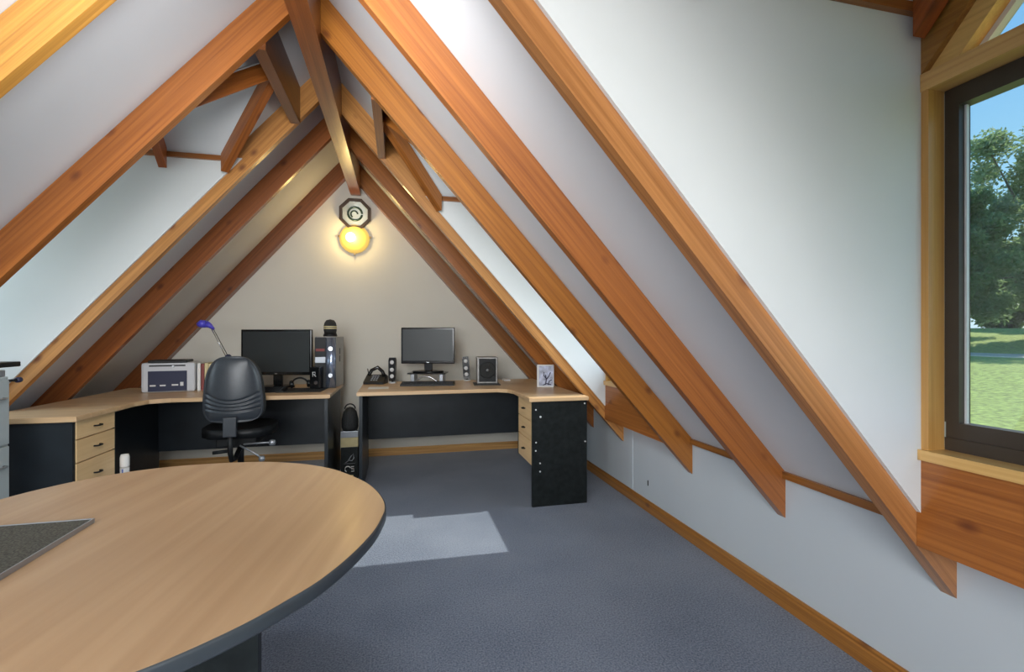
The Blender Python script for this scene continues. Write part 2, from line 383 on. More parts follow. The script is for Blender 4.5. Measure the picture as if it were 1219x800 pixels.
# ------------------------------------------------------------------ dormers
def dormer(key, wname, valley_tint, words):
    side, y0, y1, zt = DORMERS[key]
    ym, zr, xt, xr = dormer_nums(side, y0, y1, zt)
    xi = XI[side]; s = side
    xo = xi + s * .10
    lo = ur if side > 0 else ul
    zcf = cr if side > 0 else cl
    # dormer ceiling
    g = G()
    for ya in (y0, y1):
        g.prism([(xt, ya, zt), (xo, ya, zt), (xo, ym, zr), (xr, ym, zr)], (0, 0, .03))
    struct('ceiling_dormer_' + key, g, M['ceiling'])
    # cheeks: lining boards that overlap the rafter faces
    off = .098
    xa = xc(side, zt + off)
    g = G()
    for ya, d in ((y0, -.012), (y1, .012)):
        g.prism([(xa, ya, zt), (xo, ya, zt), (xo, ya, zcf(xo) - off)], (0, d, 0))
    struct('wall_dormer_' + key, g, M['wall'])
    # horizontal trims at the top of the cheeks
    g = G()
    for a, b in ((y0, y0 + .018), (y1 - .018, y1)): g.box(min(xt, xi), max(xt, xi), a, b, zt - .028, zt)
    struct('trim_' + key, g, M['timber'], color=(.75, .7, .65), mx=axes((xt, y0, zt), (1, 0, 0)))
    # valley timbers
    for j, ya in enumerate((y0, y1)):
        a = Vector((xt, ya, zt)); b = Vector((xr, ym, zr)); d = (b - a); h = Vector((d.x, d.y, 0)).normalized(); nn = Vector((-h.y, h.x, 0)) * .022
        inw = Vector((0, ym - ya, 0)).normalized() * .026
        g = G(); A = a + inw - Vector((0, 0, .004)) + d * .01; B = b - d * .055 - Vector((0, 0, .004))
        g.prism([A - nn, B - nn, B - nn - Vector((0, 0, .10)), A - nn - Vector((0, 0, .10))], nn * 2)
        tag(obj('valley_rafter', g, M['timber'], mx=axes(A, d), color=valley_tint), 'short diagonal valley rafter %s, %s side' % (words, ('near', 'far')[j]), 'rafter')
    # dormer rafters with plumb-cut tails
    for x in ({1: (.67, 1.372), -1: (-1.335, -2.24)}[side]):
        for j, ya in enumerate((y0, y1)):
            ye = ya + (.019 if j == 0 else -.019)
            zl = lambda y: zt + DK * abs(y - ya)
            g = G(); yend = ym - .005 * (1 if j == 0 else -1)
            g.prism([(x, ye, zl(ye) - .118), (x, yend, zl(yend) - .118), (x, yend, zl(yend) - .003), (x, ye, zl(ye) - .003)], (.042, 0, 0))
            dd = Vector((0, yend - ye, zl(yend) - zl(ye)))
            tag(obj('dormer_rafter', g, M['timber'], mx=axes((x, ye, zl(ye)), dd), color=(.8, .55, .5)),
                'reddish sloping rafter under the %s, %s, %s slope' % (words.split(' over ')[-1], 'beside the window' if abs(x) > 1.36 else 'towards the room', ('near', 'far')[j]), 'rafter')
    # window
    zu = lo(xi)
    def bx(xa_, xb_, *r_): return G().box(*sorted((xi + s * xa_, xi + s * xb_)), *r_)
    W = bpy.data.objects.new(wname, None); col.objects.link(W); W['kind'] = 'structure'; W.empty_display_size = .05
    zs = zu + .277; zb0, zb1 = zt - .236, zt - .187
    tn = (1.35, 1.8, 2.6)
    parts = [('apron_board', bx(0, .038, y0 + .001, y1 + .011, zu, zu + .247), M['timber'], AY, (1.0, .95, .9)),
             ('sill', bx(-.014, .085, y0 + .001, y1 - .001, zu + .248, zs), M['pine'], AY, (1, 1, 1))]
    for a, b in ((y0, y0 + .02), (y1 - .02, y1)):
        parts.append(('jamb', bx(0, .058, a + .0005, b - .0005, zs, zb0), M['pine'], AZ, (.85, .75, .6)))
    parts.append(('transom', bx(-.004, .075, y0 + .001, y1 - .001, zb0, zb1), M['pine'], AY, (.95, .9, .9)))
    ya, yb = y0 + .02, y1 - .02
    g = bx(.058, .10, ya, yb, zs, zs + .035); g.box(*sorted((xi + s * .063, xi + s * .10)), ya, yb, zs + .035, zs + .078)
    g.box(*sorted((xi + s * .058, xi + s * .10)), ya, yb, zb0 - .052, zb0)
    for a, b in ((ya, ya + .035), (yb - .035, yb),): g.box(*sorted((xi + s * .058, xi + s * .10)), a, b, zs + .078, zb0 - .052)
    parts.append(('frame', g, M['bronze'], None, None))
    g = G()
    for a in (ya + .035, yb - .040): g.box(*sorted((xi + s * .078, xi + s * .087)), a, a + .005, zs + .078, zb0 - .052)
    parts.append(('glazing_bead', g, M['white'], None, None))
    parts.append(('pane', bx(.080, .084, ya + .03, yb - .03, zs + .07, zb0 - .045), M['glass'], None, None))
    def band(lo_, hi_, xa_, xb_):
        g = G()
        for e_, sg in ((y1, 1), (y0, -1)):
            f = lambda y, o: o + DK * abs(e_ - y)
            yl = e_ - sg * max(0, (zb1 - lo_)) / DK; yh = e_ - sg * max(0, (zb1 - hi_)) / DK
            p = [(yl, max(zb1, f(yl, lo_))), (ym, f(ym, lo_)), (ym, f(ym, hi_))]
            if hi_ > zb1: p += [(yh, f(yh, hi_))]
            else: p += [(yh, zb1)]
            x_ = xi + s * xa_
            g.prism([(x_, y, z) for y, z in p], (s * (xb_ - xa_), 0, 0))
        return g
    parts.append(('gable_board', band(zb1 + .002, zt - .001, 0, .02), M['timber'], AY, (.9, 1.15, 1.1)))
    parts.append(('gable_frame', band(zb1 - .076, zb1 + .012, .020, .06), M['pine'], AY, (1.1, 1.1, 1.0)))
    parts.append(('gable_bead', band(zb1 - .096, zb1 - .076, .06, .085), M['white'], None, None))
    yl = (zb1 - (zb1 - .096)) / DK
    g = G(); x_ = xi + s * .08
    g.prism([(x_, y0 + yl, zb1), (x_, y1 - yl, zb1), (x_, ym, zb1 - .096 + DK * (y1 - ym))], (s * .004, 0, 0))
    parts.append(('gable_pane', g, M['glass'], None, None))
    for nm, g, m_, mx, cc in parts: obj(nm, g, m_, W, mx=mx.copy() if mx else None, color=cc)
    # lower gable corner fill between ceiling slope and window wall (outside, weather side)
dormer('near_right', 'window_1', (.9, .8, .7), 'over the near right window')
dormer('far_right', 'window_2', (.95, .9, .8), 'over the far right dormer')
dormer('far_left', 'window_3', (.85, .72, .65), 'over the left dormer')

# ------------------------------------------------------------------ trims and skirting
k = 1
for a, b in [(YF, NEAR[0] - .012), (RAFTER_Y[0] + TH, RAFTER_Y[1]), (RAFTER_Y[1] + TH, RAFTER_Y[2]), (RAFTER_Y[3] + TH, RAFTER_Y[4]), (RAFTER_Y[4] + .07, RAFTER_Y[5])]:
    struct('trim_%d' % k, G().box(XR - .016, XR, a, b, .543, .572), M['timber'], color=(.85, .9, .8), mx=axes((XR, a, .55), (0, 1, 0))); k += 1
for a, b in [(YF, RAFTER_Y[1]), (RAFTER_Y[1] + TH, RAFTER_Y[2]), (RAFTER_Y[3] + TH, RAFTER_Y[4]), (RAFTER_Y[4] + TH, RAFTER_Y[5])]:
    struct('trim_%d' % k, G().box(XL, XL + .016, a, b, .478, .506), M['timber'], color=(.85, .9, .8), mx=axes((XL, a, .5), (0, 1, 0))); k += 1
def skirt(name, p0, p1, inward):
    p0 = Vector(p0); p1 = Vector(p1); i_ = Vector(inward); g = G()
    prof = [(0, 0), (.016, 0), (.016, .052), (.012, .058), (.012, .064), (.006, .071), (0, .071)]
    g.prism([p0 + i_ * a + Vector((0, 0, z)) for a, z in prof], p1 - p0)
    struct(name, g, M['timber'], color=(.95, 1.1, .9), mx=axes(p0, p1 - p0))
skirt('baseboard_right', (XR, YF, 0), (XR, YB - .017, 0), (-1, 0, 0))
skirt('baseboard_left', (XL, YF, 0), (XL, YB - .017, 0), (1, 0, 0))
skirt('baseboard_back', (XL + .001, YB, 0), (XR - .001, YB, 0), (0, -1, 0))
bpy.data.objects['baseboard_back'].color = (1.7, 2.7, 4.6, 1)
# hatch panel joint and latch slot in the right knee wall
h = thing('wall_hatch', 'flush white hatch panel low in the right knee wall, beside the black desk pedestal', 'panel', (XR, 3.4, 0))
obj('panel', G().box(-.004, 0, -.42, .11, .075, .541), M['wall_cool'], h)
tag(obj('latch_slot', G().box(XR - .003, XR, 2.773, 2.781, .164, .198), M['plastic']), 'tiny dark vertical slot in the right knee wall below the far dormer', 'slot')

# ------------------------------------------------------------------ desks
def handle(parent, c, n_, w_=.05, m_='plastic'):
    """small bow handle; n_: outward direction, bar along Y"""
    c = Vector(c); n_ = Vector(n_); g = G()
    y = Vector((0, 1, 0)) * w_ / 2
    g.tube([c - y, c - y * .95 + n_ * .014, c - y * .5 + n_ * .02, c + y * .5 + n_ * .02, c + y * .95 + n_ * .014, c + y], .0045, 8)
    return obj('handle', g, M[m_], parent)
def drawers(root, xf, sgn, y0, y1, zs, knob):
    """drawer fronts facing sgn*X at plane xf"""
    xb = xf - sgn * .34
    c = G(); c.box(min(xf - sgn * .02, xb), max(xf - sgn * .02, xb), y0 + .002, y1 - .002, zs[-1][0], zs[0][1])
    obj('carcass', c, M['pale_beech'], root, mx=AZ, color=(.9, .9, .9))
    for z0, z1 in zs:
        g = G().box(min(xf, xf - sgn * .018), max(xf, xf - sgn * .018), y0, y1, z0 + .003, z1 - .003, bev=.0015)
        d = obj('drawer', g, M['pale_beech'], root, mx=AY, color=(1.12, 1.1, 1.05))
        hh = handle(None, (xf, (y0 + y1) / 2, (z0 + z1) / 2), (sgn, 0, 0), knob)
        hh.parent = d; hh.matrix_local = AY.inverted()
def slab_top(root, poly, z0, z1):
    bm = bmesh.new(); vs = [bm.verts.new((x, y, z0)) for x, y in poly]
    f = bm.faces.new(vs); r_ = bmesh.ops.extrude_face_region(bm, geom=[f])
    for v in r_['geom']:
        if isinstance(v, bmesh.types.BMVert): v.co.z = z1
    bmesh.ops.recalc_face_normals(bm, faces=bm.faces[:])
    ed = [e_ for e_ in bm.edges if abs(e_.verts[0].co.z - e_.verts[1].co.z) < 1e-5]
    bmesh.ops.bevel(bm, geom=ed, offset=.004, segments=2, affect='EDGES')
    bm.verts.index_update(); g = G(); g.add([v.co.copy() for v in bm.verts], [[v.index for v in f.verts] for f in bm.faces]); bm.free()
    return g
# right-hand desk
D = thing('corner_desk', 'right-hand beech corner desk with black end pedestal, carrying the smaller monitor', 'desk')
obj('desktop', slab_top(D, [(-.30, 3.575), (.74, 3.575), (.81, 3.52), (.835, 3.44), (.835, 2.99), (1.255, 2.99), (1.255, 4.36), (-.30, 4.36)], .703, .73), M['beech'], D, color=(1.12, 1.16, 1.15))
obj('end_panel', G().box(-.285, -.262, 3.61, 4.34, 0, .703), M['navy_panel'], D)
obj('modesty_panel', G().box(-.262, 1.20, 4.27, 4.288, .24, .703), M['navy_panel'], D)
obj('pedestal_panel', G().box(.862, 1.25, 3.01, 3.032, 0, .703), M['black_panel'], D, label='scuffed black end panel standing on the carpet')
obj('pedestal_panel', G().box(.862, 1.20, 3.384, 3.402, .268, .703), M['black_panel'], D)
drawers(D, .862, -1, 3.034, 3.382, [(.565, .700), (.432, .565), (.270, .432)], .03)
for i, (x, z) in enumerate([(.886, .648), (.918, .60), (.887, .43), (.885, .375), (.915, .29), (.915, .235), (1.232, .68), (1.236, .42)]):
    obj('screw_cap', G().cyl((x, 3.01, z), (x, 3.007, z), .0055 if i != 1 else .007, seg=10), M['white'], D)
# left-hand desk
D = thing('corner_desk', 'left-hand beech corner desk with three pale drawers, carrying the printer and larger monitor', 'desk')
obj('desktop', slab_top(D, [(-.47, 3.50), (-1.46, 3.53), (-1.56, 3.48), (-1.59, 3.38), (-1.59, 2.835), (-2.07, 2.835), (-2.07, 4.31), (-.47, 4.31)], .703, .73), M['beech'], D, color=(1.06, 1.1, 1.1))
obj('end_panel', G().box(-.513, -.49, 3.54, 4.28, 0, .703), M['navy_panel'], D)
obj('modesty_panel', G().box(-1.83, -.513, 4.22, 4.238, .236, .703), M['navy_panel'], D)
obj('side_panel', G().box(-1.85, -1.832, 3.24, 4.24, 0, .703), M['navy_panel'], D)
obj('end_panel', G().box(-2.05, -1.622, 2.86, 2.882, 0, .703), M['navy_panel'], D)
obj('end_panel', G().box(-1.98, -1.622, 3.222, 3.24, .30, .703), M['navy_panel'], D)
drawers(D, -1.618, 1, 2.884, 3.22, [(.602, .700), (.480, .602), (.31, .480)], .05)

# oval table
T = thing('round_table', 'large rounded beech table with dark charcoal edging, in the left foreground', 'table')
ring = [(-.975, 1.45), (-.923, 1.541), (-.873, 1.595), (-.795, 1.652), (-.702, 1.686), (-.589, 1.697), (-.44, 1.685), (-.329, 1.643), (-.262, 1.60), (-.187, 1.53), (-.108, 1.415), (-.066, 1.328),
        (-.040, 1.24), (-.030, 1.17), (-.034, 1.11), (-.05, 1.025), (-.085, .925), (-.127, .842), (-.170, .786), (-.205, .746), (-.247, .708), (-.297, .672), (-.37, .635), (-.48, .605), (-.60, .60),
        (-.74, .63), (-.86, .70), (-.96, .81), (-1.02, .95), (-1.04, 1.12), (-1.02, 1.30)]
def smooth_ring(p, n_=4):
    o_ = []; N = len(p)
    for i in range(N):
        a, b, c_, d = [Vector(p[(i + j - 1) % N]) for j in range(4)]
        for q in range(n_):
            t_ = q / n_
            o_.append(tuple(.5 * ((2 * b) + (-a + c_) * t_ + (2 * a - 5 * b + 4 * c_ - d) * t_ ** 2 + (-a + 3 * b - 3 * c_ + d) * t_ ** 3)))
    return o_
ring = smooth_ring(ring)[::-1]
def inset(p, d):
    N = len(p); o_ = []
    for i in range(N):
        t_ = (Vector(p[(i + 1) % N]) - Vector(p[i - 1])).normalized(); nn = Vector((-t_.y, t_.x)); o_.append(tuple(Vector(p[i]) + nn * d))
    return o_
area = sum(ring[i][0] * ring[(i + 1) % len(ring)][1] - ring[(i + 1) % len(ring)][0] * ring[i][1] for i in range(len(ring))) / 2
if area < 0: ring.reverse()
inn = inset(ring, .0035)
g = G().prism([(x, y, .706) for x, y in inn], (0, 0, .0242))
grain = axes((0, 0, 0), (.13, 1, 0))
obj('tabletop', g, M['beech'], T, mx=grain, color=(.70, .70, .70))
g = G(); N = len(ring)
rows = [(inset(ring, .0032), .7298), (inset(ring, .0005), .7285), (ring, .725), (ring, .708), (inset(ring, .002), .705), (inset(ring, .03), .704)]
vs = [(x, y, z) for rr, z in rows for x, y in rr]
fs = [[j * N + i, (j + 1) * N + i, (j + 1) * N + (i + 1) % N, j * N + (i + 1) % N] for j in range(len(rows) - 1) for i in range(N)]
g.add(vs, fs, True); obj('edging', g, M['edge'], T)
obj('base_panel', G().box(-.84, -.262, .985, 1.01, 0.03, .704), M['black_panel'], T)
obj('base_panel', G().box(-.567, -.542, 1.01, 1.42, 0.03, .704), M['black_panel'], T)
obj('base_panel', G().box(-.567, -.542, .72, .985, 0.03, .704), M['black_panel'], T)
obj('foot', G().box(-.86, -.25, .955, 1.04, 0, .03, bev=.006), M['plastic'], T)
obj('foot', G().box(-.59, -.52, .70, 1.44, 0, .03, bev=.006), M['plastic'], T)
B = thing('display_board', 'grey speckled flat board with a pale edge lying on the round table', 'board', (-.80, 1.0, .7305))
obj('panel', G().box(-.16, .148, -.16, .215, .0015, .0085), M['mat'], B)
g = G(); g.box(.148, .1505, -.16, .2175, 0, .010); g.box(-.16, .148, .215, .2175, 0, .010)
obj('edge_strip', g, M['steel'], B); obj('backing', G().box(-.16, .148, -.16, .215, 0, .0015), M['steel'], B)

# ------------------------------------------------------------------ office chair (seen from behind)
C = thing('office_chair', 'black office chair seen from behind, pushed towards the left desk', 'chair', (-1.042, 3.33, 0), R(3))
def shell(off, thick, grooves, wsc=1.0):
    g = G(); NU, NV = 40, 110
    def P(u, v, side):
        t_ = math.sin(math.pi / 2 * (2 * v - 1)); z = .797 + .2125 * t_; vv = (t_ + 1) / 2
        wv = .182 - .040 * vv ** 1.6
        n_ = 4.6 if t_ < 0 else 3.0
        x = u * wv * max(0.0, 1 - abs(t_) ** n_) ** (1 / n_) * wsc
        q = x / .17
        y = off + .045 * q * q + .05 * (vv - .45) ** 2
        edge = max(abs(u), abs(t_))
        if side: return (x, y + thick * (1 - .45 * edge ** 5), z)
        if grooves:
            for kk in range(4):
                vc = .17 + .05 * kk + .10 * q * q * (.5 + .35 * kk)
                if abs(q) < .88: y += .012 * math.exp(-((vv - vc) / .011) ** 2)
        y += .022 * edge ** 8
        return (x, y, z)
    for side in (0, 1):
        k0 = len(g.v)
        for j in range(NV + 1):
            for i in range(NU + 1): g.v.append(Vector(P(-1 + 2 * i / NU, j / NV, side)))
        for j in range(NV):
            for i in range(NU):
                a = k0 + j * (NU + 1) + i; q = [a, a + 1, a + NU + 2, a + NU + 1]
                g.f.append(q if not side else q[::-1]); g.sm.append(True)
    n1 = (NV + 1) * (NU + 1)
    bd = [i for i in range(NU + 1)] + [j * (NU + 1) + NU for j in range(1, NV + 1)] + [NV * (NU + 1) + i for i in range(NU - 1, -1, -1)] + [j * (NU + 1) for j in range(NV - 1, 0, -1)]
    for i in range(len(bd)):
        a, b = bd[i], bd[(i + 1) % len(bd)]; g.f.append([b, a, a + n1, b + n1]); g.sm.append(True)
    return g
obj('back_shell', shell(0, .02, True), M['shell'], C)
obj('back_cushion', shell(.022, .045, False, 1.04), M['mesh_black'], C)
g = G(); g.box(-.038, .038, -.034, .0, .50, .625, bev=.006); obj('back_bracket', g, M['shell'], C)
g = G().tube([(0, -.012, .52), (0, -.012, .40), (0, .02, .345), (0, .10, .335), (0, .20, .37), (0, .26, .42)], .016, 10); obj('back_support', g, M['plastic'], C)
g = G(); g.prism([(x * (.215 if abs(y) < .6 else .19), .27 + y * .22, .472) for x, y in [(math.copysign(abs(math.cos(a)) ** .55, math.cos(a)), math.copysign(abs(math.sin(a)) ** .55, math.sin(a))) for a in [2 * math.pi * i / 40 for i in range(40)]]], (0, 0, .06), smooth=True)
obj('seat', g, M['plastic'], C)
obj('seat_pan', G().box(-.12, .12, .12, .38, .405, .472, bev=.01), M['plastic'], C)
g = G().cyl((0, .24, .12), (0, .24, .26), .030, .028); g.cyl((0, .24, .26), (0, .24, .405), .020); obj('gas_column', g, M['plastic'], C)
g = G().tube([(.05, .10, .425), (.15, .09, .43), (.21, .08, .432)], .006, 8); g.lathe([(.001, -.02), (.018, -.016), (.022, 0), (.018, .016), (.001, .02)], 14, Matrix.Translation((.225, .08, .43)))
obj('tilt_lever', g, M['steel'], C)
g = G().tube([(.03, .09, .42), (.11, .06, .38), (.16, .05, .345)], .006, 8); g.lathe([(.001, -.02), (.016, -.016), (.02, 0), (.016, .016), (.001, .02)], 14, Matrix.Translation((.168, .05, .335)))
obj('height_lever', g, M['steel'], C)
obj('tension_lever', G().tube([(-.02, .04, .40), (-.11, .03, .395)], .011, 10), M['plastic'], C)
g = G().cyl((0, .24, .07), (0, .24, .13), .04); obj('hub', g, M['plastic'], C)
for i in range(5):
    a = 2 * math.pi * i / 5 + .3; d = Vector((math.cos(a), math.sin(a), 0)); c0 = Vector((0, .24, 0))
    g = G().tube([c0 + Vector((0, 0, .10)), c0 + d * .12 + Vector((0, 0, .095)), c0 + d * .25 + Vector((0, 0, .068))], [.024, .019, .014], 8); l_ = obj('leg', g, M['plastic'], C)
    q = c0 + d * .25; tdir = Vector((-d.y, d.x, 0))
    obj('caster', G().cyl(q - tdir * .022 + Vector((0, 0, .0275)), q + tdir * .022 + Vector((0, 0, .0275)), .027, seg=18), M['plastic'], l_)

# ------------------------------------------------------------------ monitors
def monitor(name, label, c, wdt, zb, ht, rz, ztop_base, ygap=0):
    t_ = thing(name, label, 'monitor', (c[0], c[1], ztop_base), rz)
    z0 = zb - ztop_base
    g = G().box(-wdt / 2, wdt / 2, 0, .035, z0, z0 + ht, bev=.006); g.box(-wdt * .3, wdt * .3, .035, .06, z0 + .05, z0 + ht - .06, bev=.008)
    bz = obj('bezel', g, M['gloss'], t_)
    obj('screen', G().box(-wdt / 2 + .016, wdt / 2 - .016, -.0015, .0, z0 + .026, z0 + ht - .016), M['screen'], t_)
    obj('badge', G().box(-.010, .010, -.002, 0, z0 + .008, z0 + .016), M['chrome'], t_, label='small bright maker badge on the lower rim')
    g = G().box(-.035, .035, .022, .05, .015, z0 + .10, bev=.006); obj('neck', g, M['gloss'], t_)
    g = G(); g.prism([(.13 * math.cos(a) * 1.05, .02 + .085 * math.sin(a), 0) for a in [2 * math.pi * i / 36 for i in range(36)]], (0, 0, .014), smooth=True); obj('stand_base', g, M['gloss'], t_)
    return t_
monitor('computer_monitor', 'larger black monitor on the left desk, behind the office chair', (-.952, 4.08), .56, .828, .364, R(-13.5), .7302)
RZ = .820
monitor('computer_monitor', 'smaller black monitor on a low riser on the right desk', (.245, 4.19), .470, .897, .317, R(-13.5), RZ)
t_ = thing('monitor_riser', 'low black monitor riser with a silver arched front, on the right desk', 'stand', (.245, 4.19, .7302), R(-13.5))
zt_ = RZ - .7302
g = G().box(-.165, .165, -.075, .125, zt_ - .010, zt_ - .0004, bev=.003); obj('shelf', g, M['gloss'], t_)
for s_ in (-1, 1): obj('support', G().box(s_ * .125 - .016, s_ * .125 + .016, -.05, .10, 0, zt_ - .0105, bev=.004), M['steel'], t_)
g = G().tube([(-.10 + .2 * i / 14, -.078, .012 + .05 * math.sin(math.pi * i / 14)) for i in range(15)], .006, 8); obj('arch', g, M['chrome'], t_)
# keyboard
def keyboard(label, loc, rz, wdt=.44, dep=.15):
    t_ = thing('keyboard', label, 'keyboard', loc, rz)
    g = G(); g.prism([(-wdt / 2, -dep / 2, 0), (-wdt / 2, dep / 2, 0), (-wdt / 2, dep / 2, .026), (-wdt / 2, -dep / 2, .012)], (wdt, 0, 0)); obj('body', g, M['plastic'], t_)
    g = G()
    for r_ in range(5):
        for c_ in range(18):
            x = -wdt / 2 + .012 + c_ * (wdt - .024) / 18; y = -dep / 2 + .014 + r_ * .025; z = .012 + (y + dep / 2) / dep * .014
            g.box(x, x + (wdt - .024) / 18 - .003, y, y + .021, z, z + .005)
    obj('keys', g, M['plastic'], t_)['kind'] = 'stuff'
    return t_
keyboard('black keyboard on the right desk in front of the monitor riser', (.235, 3.975, .7302), R(-8))
keyboard('black keyboard on the left desk under the larger monitor, half hidden by the chair', (-1.02, 3.78, .7302), R(0), .40, .13)
# desk speakers
def speaker(label, loc, rz, tilt):
    t_ = thing('desk_speaker', label, 'speaker', loc, rz, 'satellite speakers on the right desk')
    g = G(); g.prism([(.030 * math.cos(a), .032 * math.sin(a), 0) for a in [2 * math.pi * i / 24 for i in range(24)]], (0, 0, .012), smooth=True); obj('foot', g, M['white'], t_, label='white foot')
    mx = Matrix.Rotation(tilt, 4, 'Y')
    g = G(); N_ = 24
    prof = [(-.026, .02), (.026, .02), (.030, .05), (.030, .20), (.024, .222), (-.024, .222), (-.030, .20), (-.030, .05)]
    g.prism([mx @ Vector((x, -.022, z)) for x, z in prof], (0, .05, 0)); g.cyl((0, 0, .012), (0, 0, .03), .01)
    obj('cabinet', g, M['gloss'], t_)
    for z in (.062, .118, .182):
        c0 = mx @ Vector((0, -.022, z)); obj('cone', G().lathe([(.018, 0), (.0165, .003), (.008, .0006), (.004, .003), (.0005, .004)], 18, Matrix.Translation(c0) @ Matrix.Rotation(R(90), 4, 'X')), M['white'], t_)
    return t_
speaker('slim upright black speaker with white cones left of the smaller monitor', (-.056, 4.22, .7302), R(-12), 0)
speaker('slim black speaker with white cones leaning, right of the smaller monitor', (.605, 4.28, .7302), R(-12), R(-4))
# subwoofer
t_ = thing('subwoofer', 'square grey-edged black subwoofer with a round cone on the right desk', 'speaker', (.735, 3.985, .736), R(-6))
obj('cabinet', G().box(-.088, .088, -.06, .13, 0, .225, bev=.006), M['grey_side'], t_)
obj('grille', G().box(-.072, .072, -.0625, -.06, .016, .212), M['plastic'], t_)
mz = Matrix.Translation((0, -.0625, .114)) @ Matrix.Rotation(R(90), 4, 'X')
obj('cone', G().lathe([(.070, 0), (.066, .005), (.058, .003), (.03, .0012), (.022, .004), (.0005, .007)], 32, mz), M['mesh_black'], t_)
obj('dust_cap', G().lathe([(.012, .006), (.008, .010), (.0005, .012)], 16, mz), M['steel'], t_)
t_ = thing('folder', 'thin black folder lying under the subwoofer on the right desk', 'folder', (.735, 3.955, .7302), R(-6))
obj('cover', G().box(-.12, .10, -.12, .12, 0, .003), M['plastic'], t_); obj('cover', G().box(-.12, .10, -.12, .12, .0038, .0055), M['plastic'], t_); obj('sheet', G().box(-.117, .097, -.117, .117, .003, .0038), M['paper'], t_)
# photo cube
t_ = thing('photo_cube', 'white photo block with a pale picture of dark branches on the right desk', 'photo', (1.140, 3.60, .7302), R(-14))
obj('body', G().box(-.068, .068, 0, .035, 0, .18, bev=.003), M['white'], t_)
obj('picture', G().box(-.052, .060, -.0015, 0, .012, .170), mat('picture_pale', (.42, .45, .58), .4, noise=(22, .5)), t_)
g = G()
for p in ([(0, .02), (.006, .06), (.0, .10)], [(.004, .06), (.025, .085), (.04, .12)], [(0, .075), (-.015, .095), (-.012, .12)], [(-.02, .016), (.01, .03), (.045, .02)], [(.02, .02), (.03, .05), (.05, .06)]):
    g.tube([(x, -.003, z) for x, z in p], .004, 6)
obj('motif', g, mat('motif_dark', (.03, .025, .06), .5), t_, label='dark branching motif in the picture')
# phone
t_ = thing('desk_phone', 'black desk phone with a raised handset at the left end of the right desk', 'phone', (-.195, 4.22, .7302), R(-14))
g = G(); g.prism([(-.085, -.075, 0), (-.085, .075, 0), (-.085, .075, .06), (-.085, .03, .075), (-.085, -.075, .02)], (.17, 0, 0)); obj('body', g, M['plastic'], t_)
g = G().tube([(-.05, -.03, .075), (-.035, .0, .115), (.01, .02, .138), (.05, .02, .105), (.07, .01, .065)], [.016, .015, .017, .015, .018], 10); obj('handset', g, M['gloss'], t_)
g = G()
for i in range(3):
    for j in range(4): x = -.03 + i * .022; y = -.055 + j * .02; z = .02 + (y + .075) / .105 * .055; g.box(x, x + .014, y, y + .012, z, z + .006)
obj('keypad', g, M['steel'], t_)
obj('antenna', G().tube([(-.075, .05, .06), (-.088, .055, .125)], .004, 8), M['plastic'], t_)
tag(obj('paper_sheet', G().box(-.235, -.08, 3.78, 3.93, .7302, .7312), M['paper']), 'white sheet of paper in front of the desk phone', 'paper')
tag(obj('small_box', G().box(.93, .99, 4.18, 4.30, .7302, .742, bev=.002), M['white']), 'small white box at the back of the right desk near the rafter', 'box')

# ------------------------------------------------------------------ left desk items
t_ = thing('computer_tower', 'silver and black computer tower at the right end of the left desk', 'computer', (-.563, 3.94, .7302), R(-3))
obj('case', G().box(-.078, .078, .012, .36, 0, .405, bev=.004), M['grey_side'], t_)
obj('front_panel', G().box(-.078, .004, -.004, .012, .004, .40, bev=.003), M['plastic'], t_)
obj('trim_strip', G().box(-.076, .0, -.0065, -.004, .20, .245), M['steel'], t_, label='grey drive bay flap')
g = G(); g.prism([(.004 + .074 * i / 10, -.004 - .014 * math.sin(math.pi * i / 10), .004) for i in range(11)] + [(.078, .012, .004), (.004, .012, .004)], (0, 0, .396), smooth=True)
obj('silver_column', g, M['switch'], t_)
for z in (.10, .31): obj('button', G().cyl((.041, -.018, z), (.041, -.0225, z), .016, seg=18), M['chrome'], t_)
obj('drive_slot', G().box(-.07, -.006, -.007, -.004, .29, .31), M['red'], t_, label='dull red drive light')
for z in (.20, .26): obj('vent', G().box(.078, .0795, .15, .19, z, z + .05), M['plastic'], t_)
t_ = thing('domed_recorder', 'small black domed gadget with two pale bands on top of the computer tower', 'gadget', (-.545, 4.07, 1.136), R(-10))
obj('base', G().lathe([(.052, 0), (.055, .006), (.046, .03)], 24), M['plastic'], t_)
obj('dome', G().lathe([(.046, .03), (.050, .05), (.050, .085), (.044, .112), (.030, .132), (.001, .140)], 24), M['mesh_black'], t_)
for z in (.062, .076): obj('band', G().lathe([(.0505, z), (.0515, z + .004), (.0505, z + .008)], 24, cap=False), M['cream'], t_, label='pale band')
t_ = thing('accessory_box', 'small black box with white lettering leaning against the computer tower', 'box', (-.628, 3.852, .7382), R(-14))
obj('body', G().box(-.038, .038, 0, .05, 0, .165, bev=.004), M['gloss'], t_)
g = G().tube([(-.014, -.002, .09), (-.014, -.002, .125), (.004, -.002, .125), (.006, -.002, .108), (-.012, -.002, .106)], .003, 6); g.tube([(-.002, -.002, .106), (.010, -.002, .09)], .003, 6)
obj('lettering', g, M['white'], t_, label='white capital R mark')
obj('disc', G().cyl((.01, 0, .045), (.01, -.003, .045), .014, seg=18), M['chrome'], t_)
t_ = thing('headphones', 'black headphones lying on the dark mat of the left desk', 'headphones', (-.745, 3.93, .7382), R(20))
g = G().tube([(.06 * math.cos(a), .055 * math.sin(a) * .6, .02 + .055 * math.sin(a)) for a in [math.pi * i / 14 for i in range(15)]], .007, 8); obj('headband', g, M['plastic'], t_)
